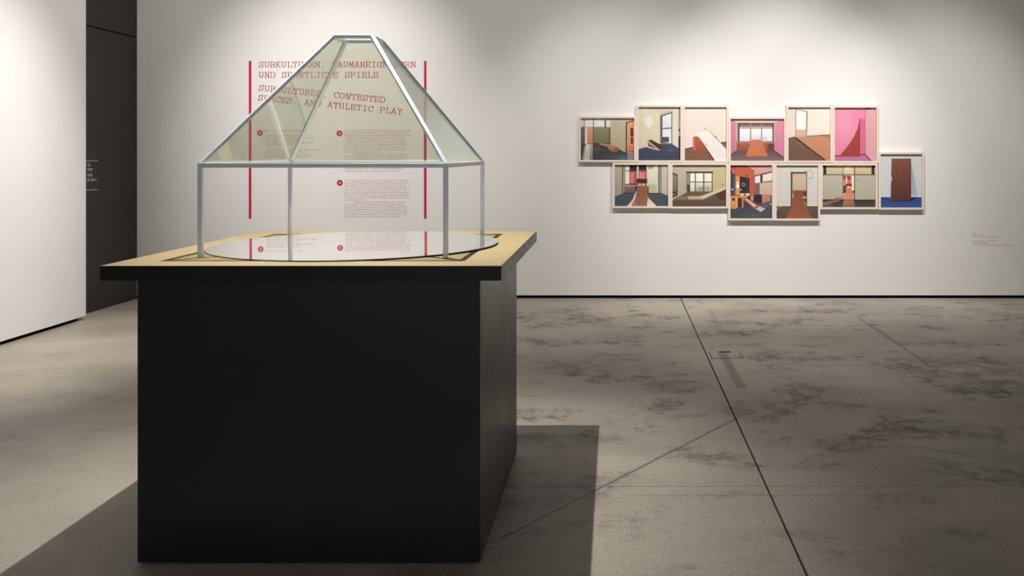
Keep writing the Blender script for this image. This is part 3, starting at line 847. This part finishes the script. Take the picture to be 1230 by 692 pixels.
def print_mesh(p, x0, z0, x1, z1, y, parent):
    cols = p.colours()
    h, w_ = p.Hn, p.W
    xs = np.linspace(x0, x1, w_)
    zs = np.linspace(z1, z0, h)
    XX, ZZ = np.meshgrid(xs, zs)
    co = np.stack([XX, np.full_like(XX, y), ZZ], -1).reshape(-1, 3)
    idx = np.arange(w_*h).reshape(h, w_)
    q = np.stack([idx[1:, :-1], idx[1:, 1:], idx[:-1, 1:], idx[:-1, :-1]], -1).reshape(-1, 4)
    me = bpy.data.meshes.new('print')
    me.vertices.add(len(co))
    me.vertices.foreach_set('co', co.ravel())
    me.loops.add(q.size)
    me.loops.foreach_set('vertex_index', q.ravel())
    me.polygons.add(len(q))
    me.polygons.foreach_set('loop_start', np.arange(0, q.size, 4))
    me.polygons.foreach_set('loop_total', np.full(len(q), 4))
    me.update(calc_edges=True)
    ca = me.color_attributes.new('picture', 'FLOAT_COLOR', 'POINT')
    ca.data.foreach_set('color', np.concatenate([cols.reshape(-1, 3), np.ones((w_*h, 1))], 1).ravel())
    me.materials.append(M['photo'])
    o = bpy.data.objects.new('print', me)
    C.objects.link(o)
    o.parent = parent
    o.matrix_parent_inverse = Matrix.Translation(-parent.location)
    return o

DEP, BARW = .054, .0200
FRONT = WALL_Y-DEP
def framed(k, a, b, c, d, label):
    """wooden box frame around print k; a..d are its measured left, top, right and bottom"""
    (x0, z1), (x1, z0) = wpt(a, b, FRONT), wpt(c, d, FRONT)
    x0 += .0005; x1 -= .0005; z0 += .0005; z1 -= .0005
    t_ = thing('framed_photograph', label, 'framed photo', ((x0+x1)/2, WALL_Y, (z0+z1)/2), 'framed photographs in the two-row cluster on the back wall')
    o4 = ((x0,z0),(x1,z0),(x1,z1),(x0,z1))
    i4 = ((x0+BARW,z0+BARW),(x1-BARW,z0+BARW),(x1-BARW,z1-BARW),(x0+BARW,z1-BARW))
    e = .0015
    def shrink(q, s_):
        cx, cz = (x0+x1)/2, (z0+z1)/2
        return [(x-math.copysign(s_, x-cx), z-math.copysign(s_, z-cz)) for x, z in q]
    rings = [(o4, WALL_Y), (o4, FRONT+e), (shrink(o4, e), FRONT), (shrink(i4, -e), FRONT), (i4, FRONT+e), (i4, WALL_Y-.006)]
    v_ = [(x, y, z) for q, y in rings for x, z in q]
    f_ = []
    for r_ in range(len(rings)-1):
        for j in range(4):
            m = (j+1) % 4
            f_.append((4*r_+j, 4*r_+4+j, 4*r_+4+m, 4*r_+m))
    fo = obj('frame', v_, f_, M['frame'], t_)
    bm = bmesh.new()
    bm.from_mesh(fo.data)
    bmesh.ops.recalc_face_normals(bm, faces=bm.faces)
    bm.to_mesh(fo.data)
    bm.free()
    box('backing', x0+.004, WALL_Y-.027, z0+.004, x1-.004, WALL_Y-.002, z1-.004, M['board'], t_)
    print_mesh(P[k], x0+BARW-.001, z0+BARW-.001, x1-BARW+.001, z1-BARW+.001, WALL_Y-.0275, t_)

framed(1, 695.0, 139.4, 764.4, 194.8, 'framed photo of a dim hall with a curved bench-like board and an orange doorway')
framed(2, 764.4, 126.0, 820.0, 195.2, 'framed photo of a small dark ramp on blue carpet beside a tall window')
framed(3, 820.0, 126.2, 875.3, 195.4, 'framed photo of a white board leaning over an orange box against a pale pink wall')
framed(4, 875.3, 140.2, 944.6, 195.7, 'framed photo of an orange wedge table under windows between pink walls')
framed(5, 944.6, 126.4, 1000.1, 195.6, 'framed photo of an open doorway and a long orange board laid across a brown floor')
framed(6, 1000.1, 126.8, 1055.5, 196.0, 'framed photo of a pointed red quarter-pipe wedge against a magenta wall')
framed(7, 735.8, 195.3, 805.2, 250.2, 'framed photo of a brown plank path leading to red curtains')
framed(8, 805.2, 195.5, 874.8, 250.6, 'framed photo of a beige room with a gridded window and low sloping board')
framed(9, 874.8, 195.8, 930.2, 265.0, 'framed photo of an orange wall with dark doors and a small slide')
framed(10, 930.2, 196.0, 985.4, 265.2, 'framed photo of a brown ramp running through a doorway in a grey-white wall')
framed(11, 985.4, 196.1, 1054.6, 251.5, 'framed photo of grey partitions with a red and orange room seen through the gap')
framed(12, 1055.5, 182.6, 1110.2, 252.0, 'framed photo of a brown door leaning on a pale wall above blue carpet')
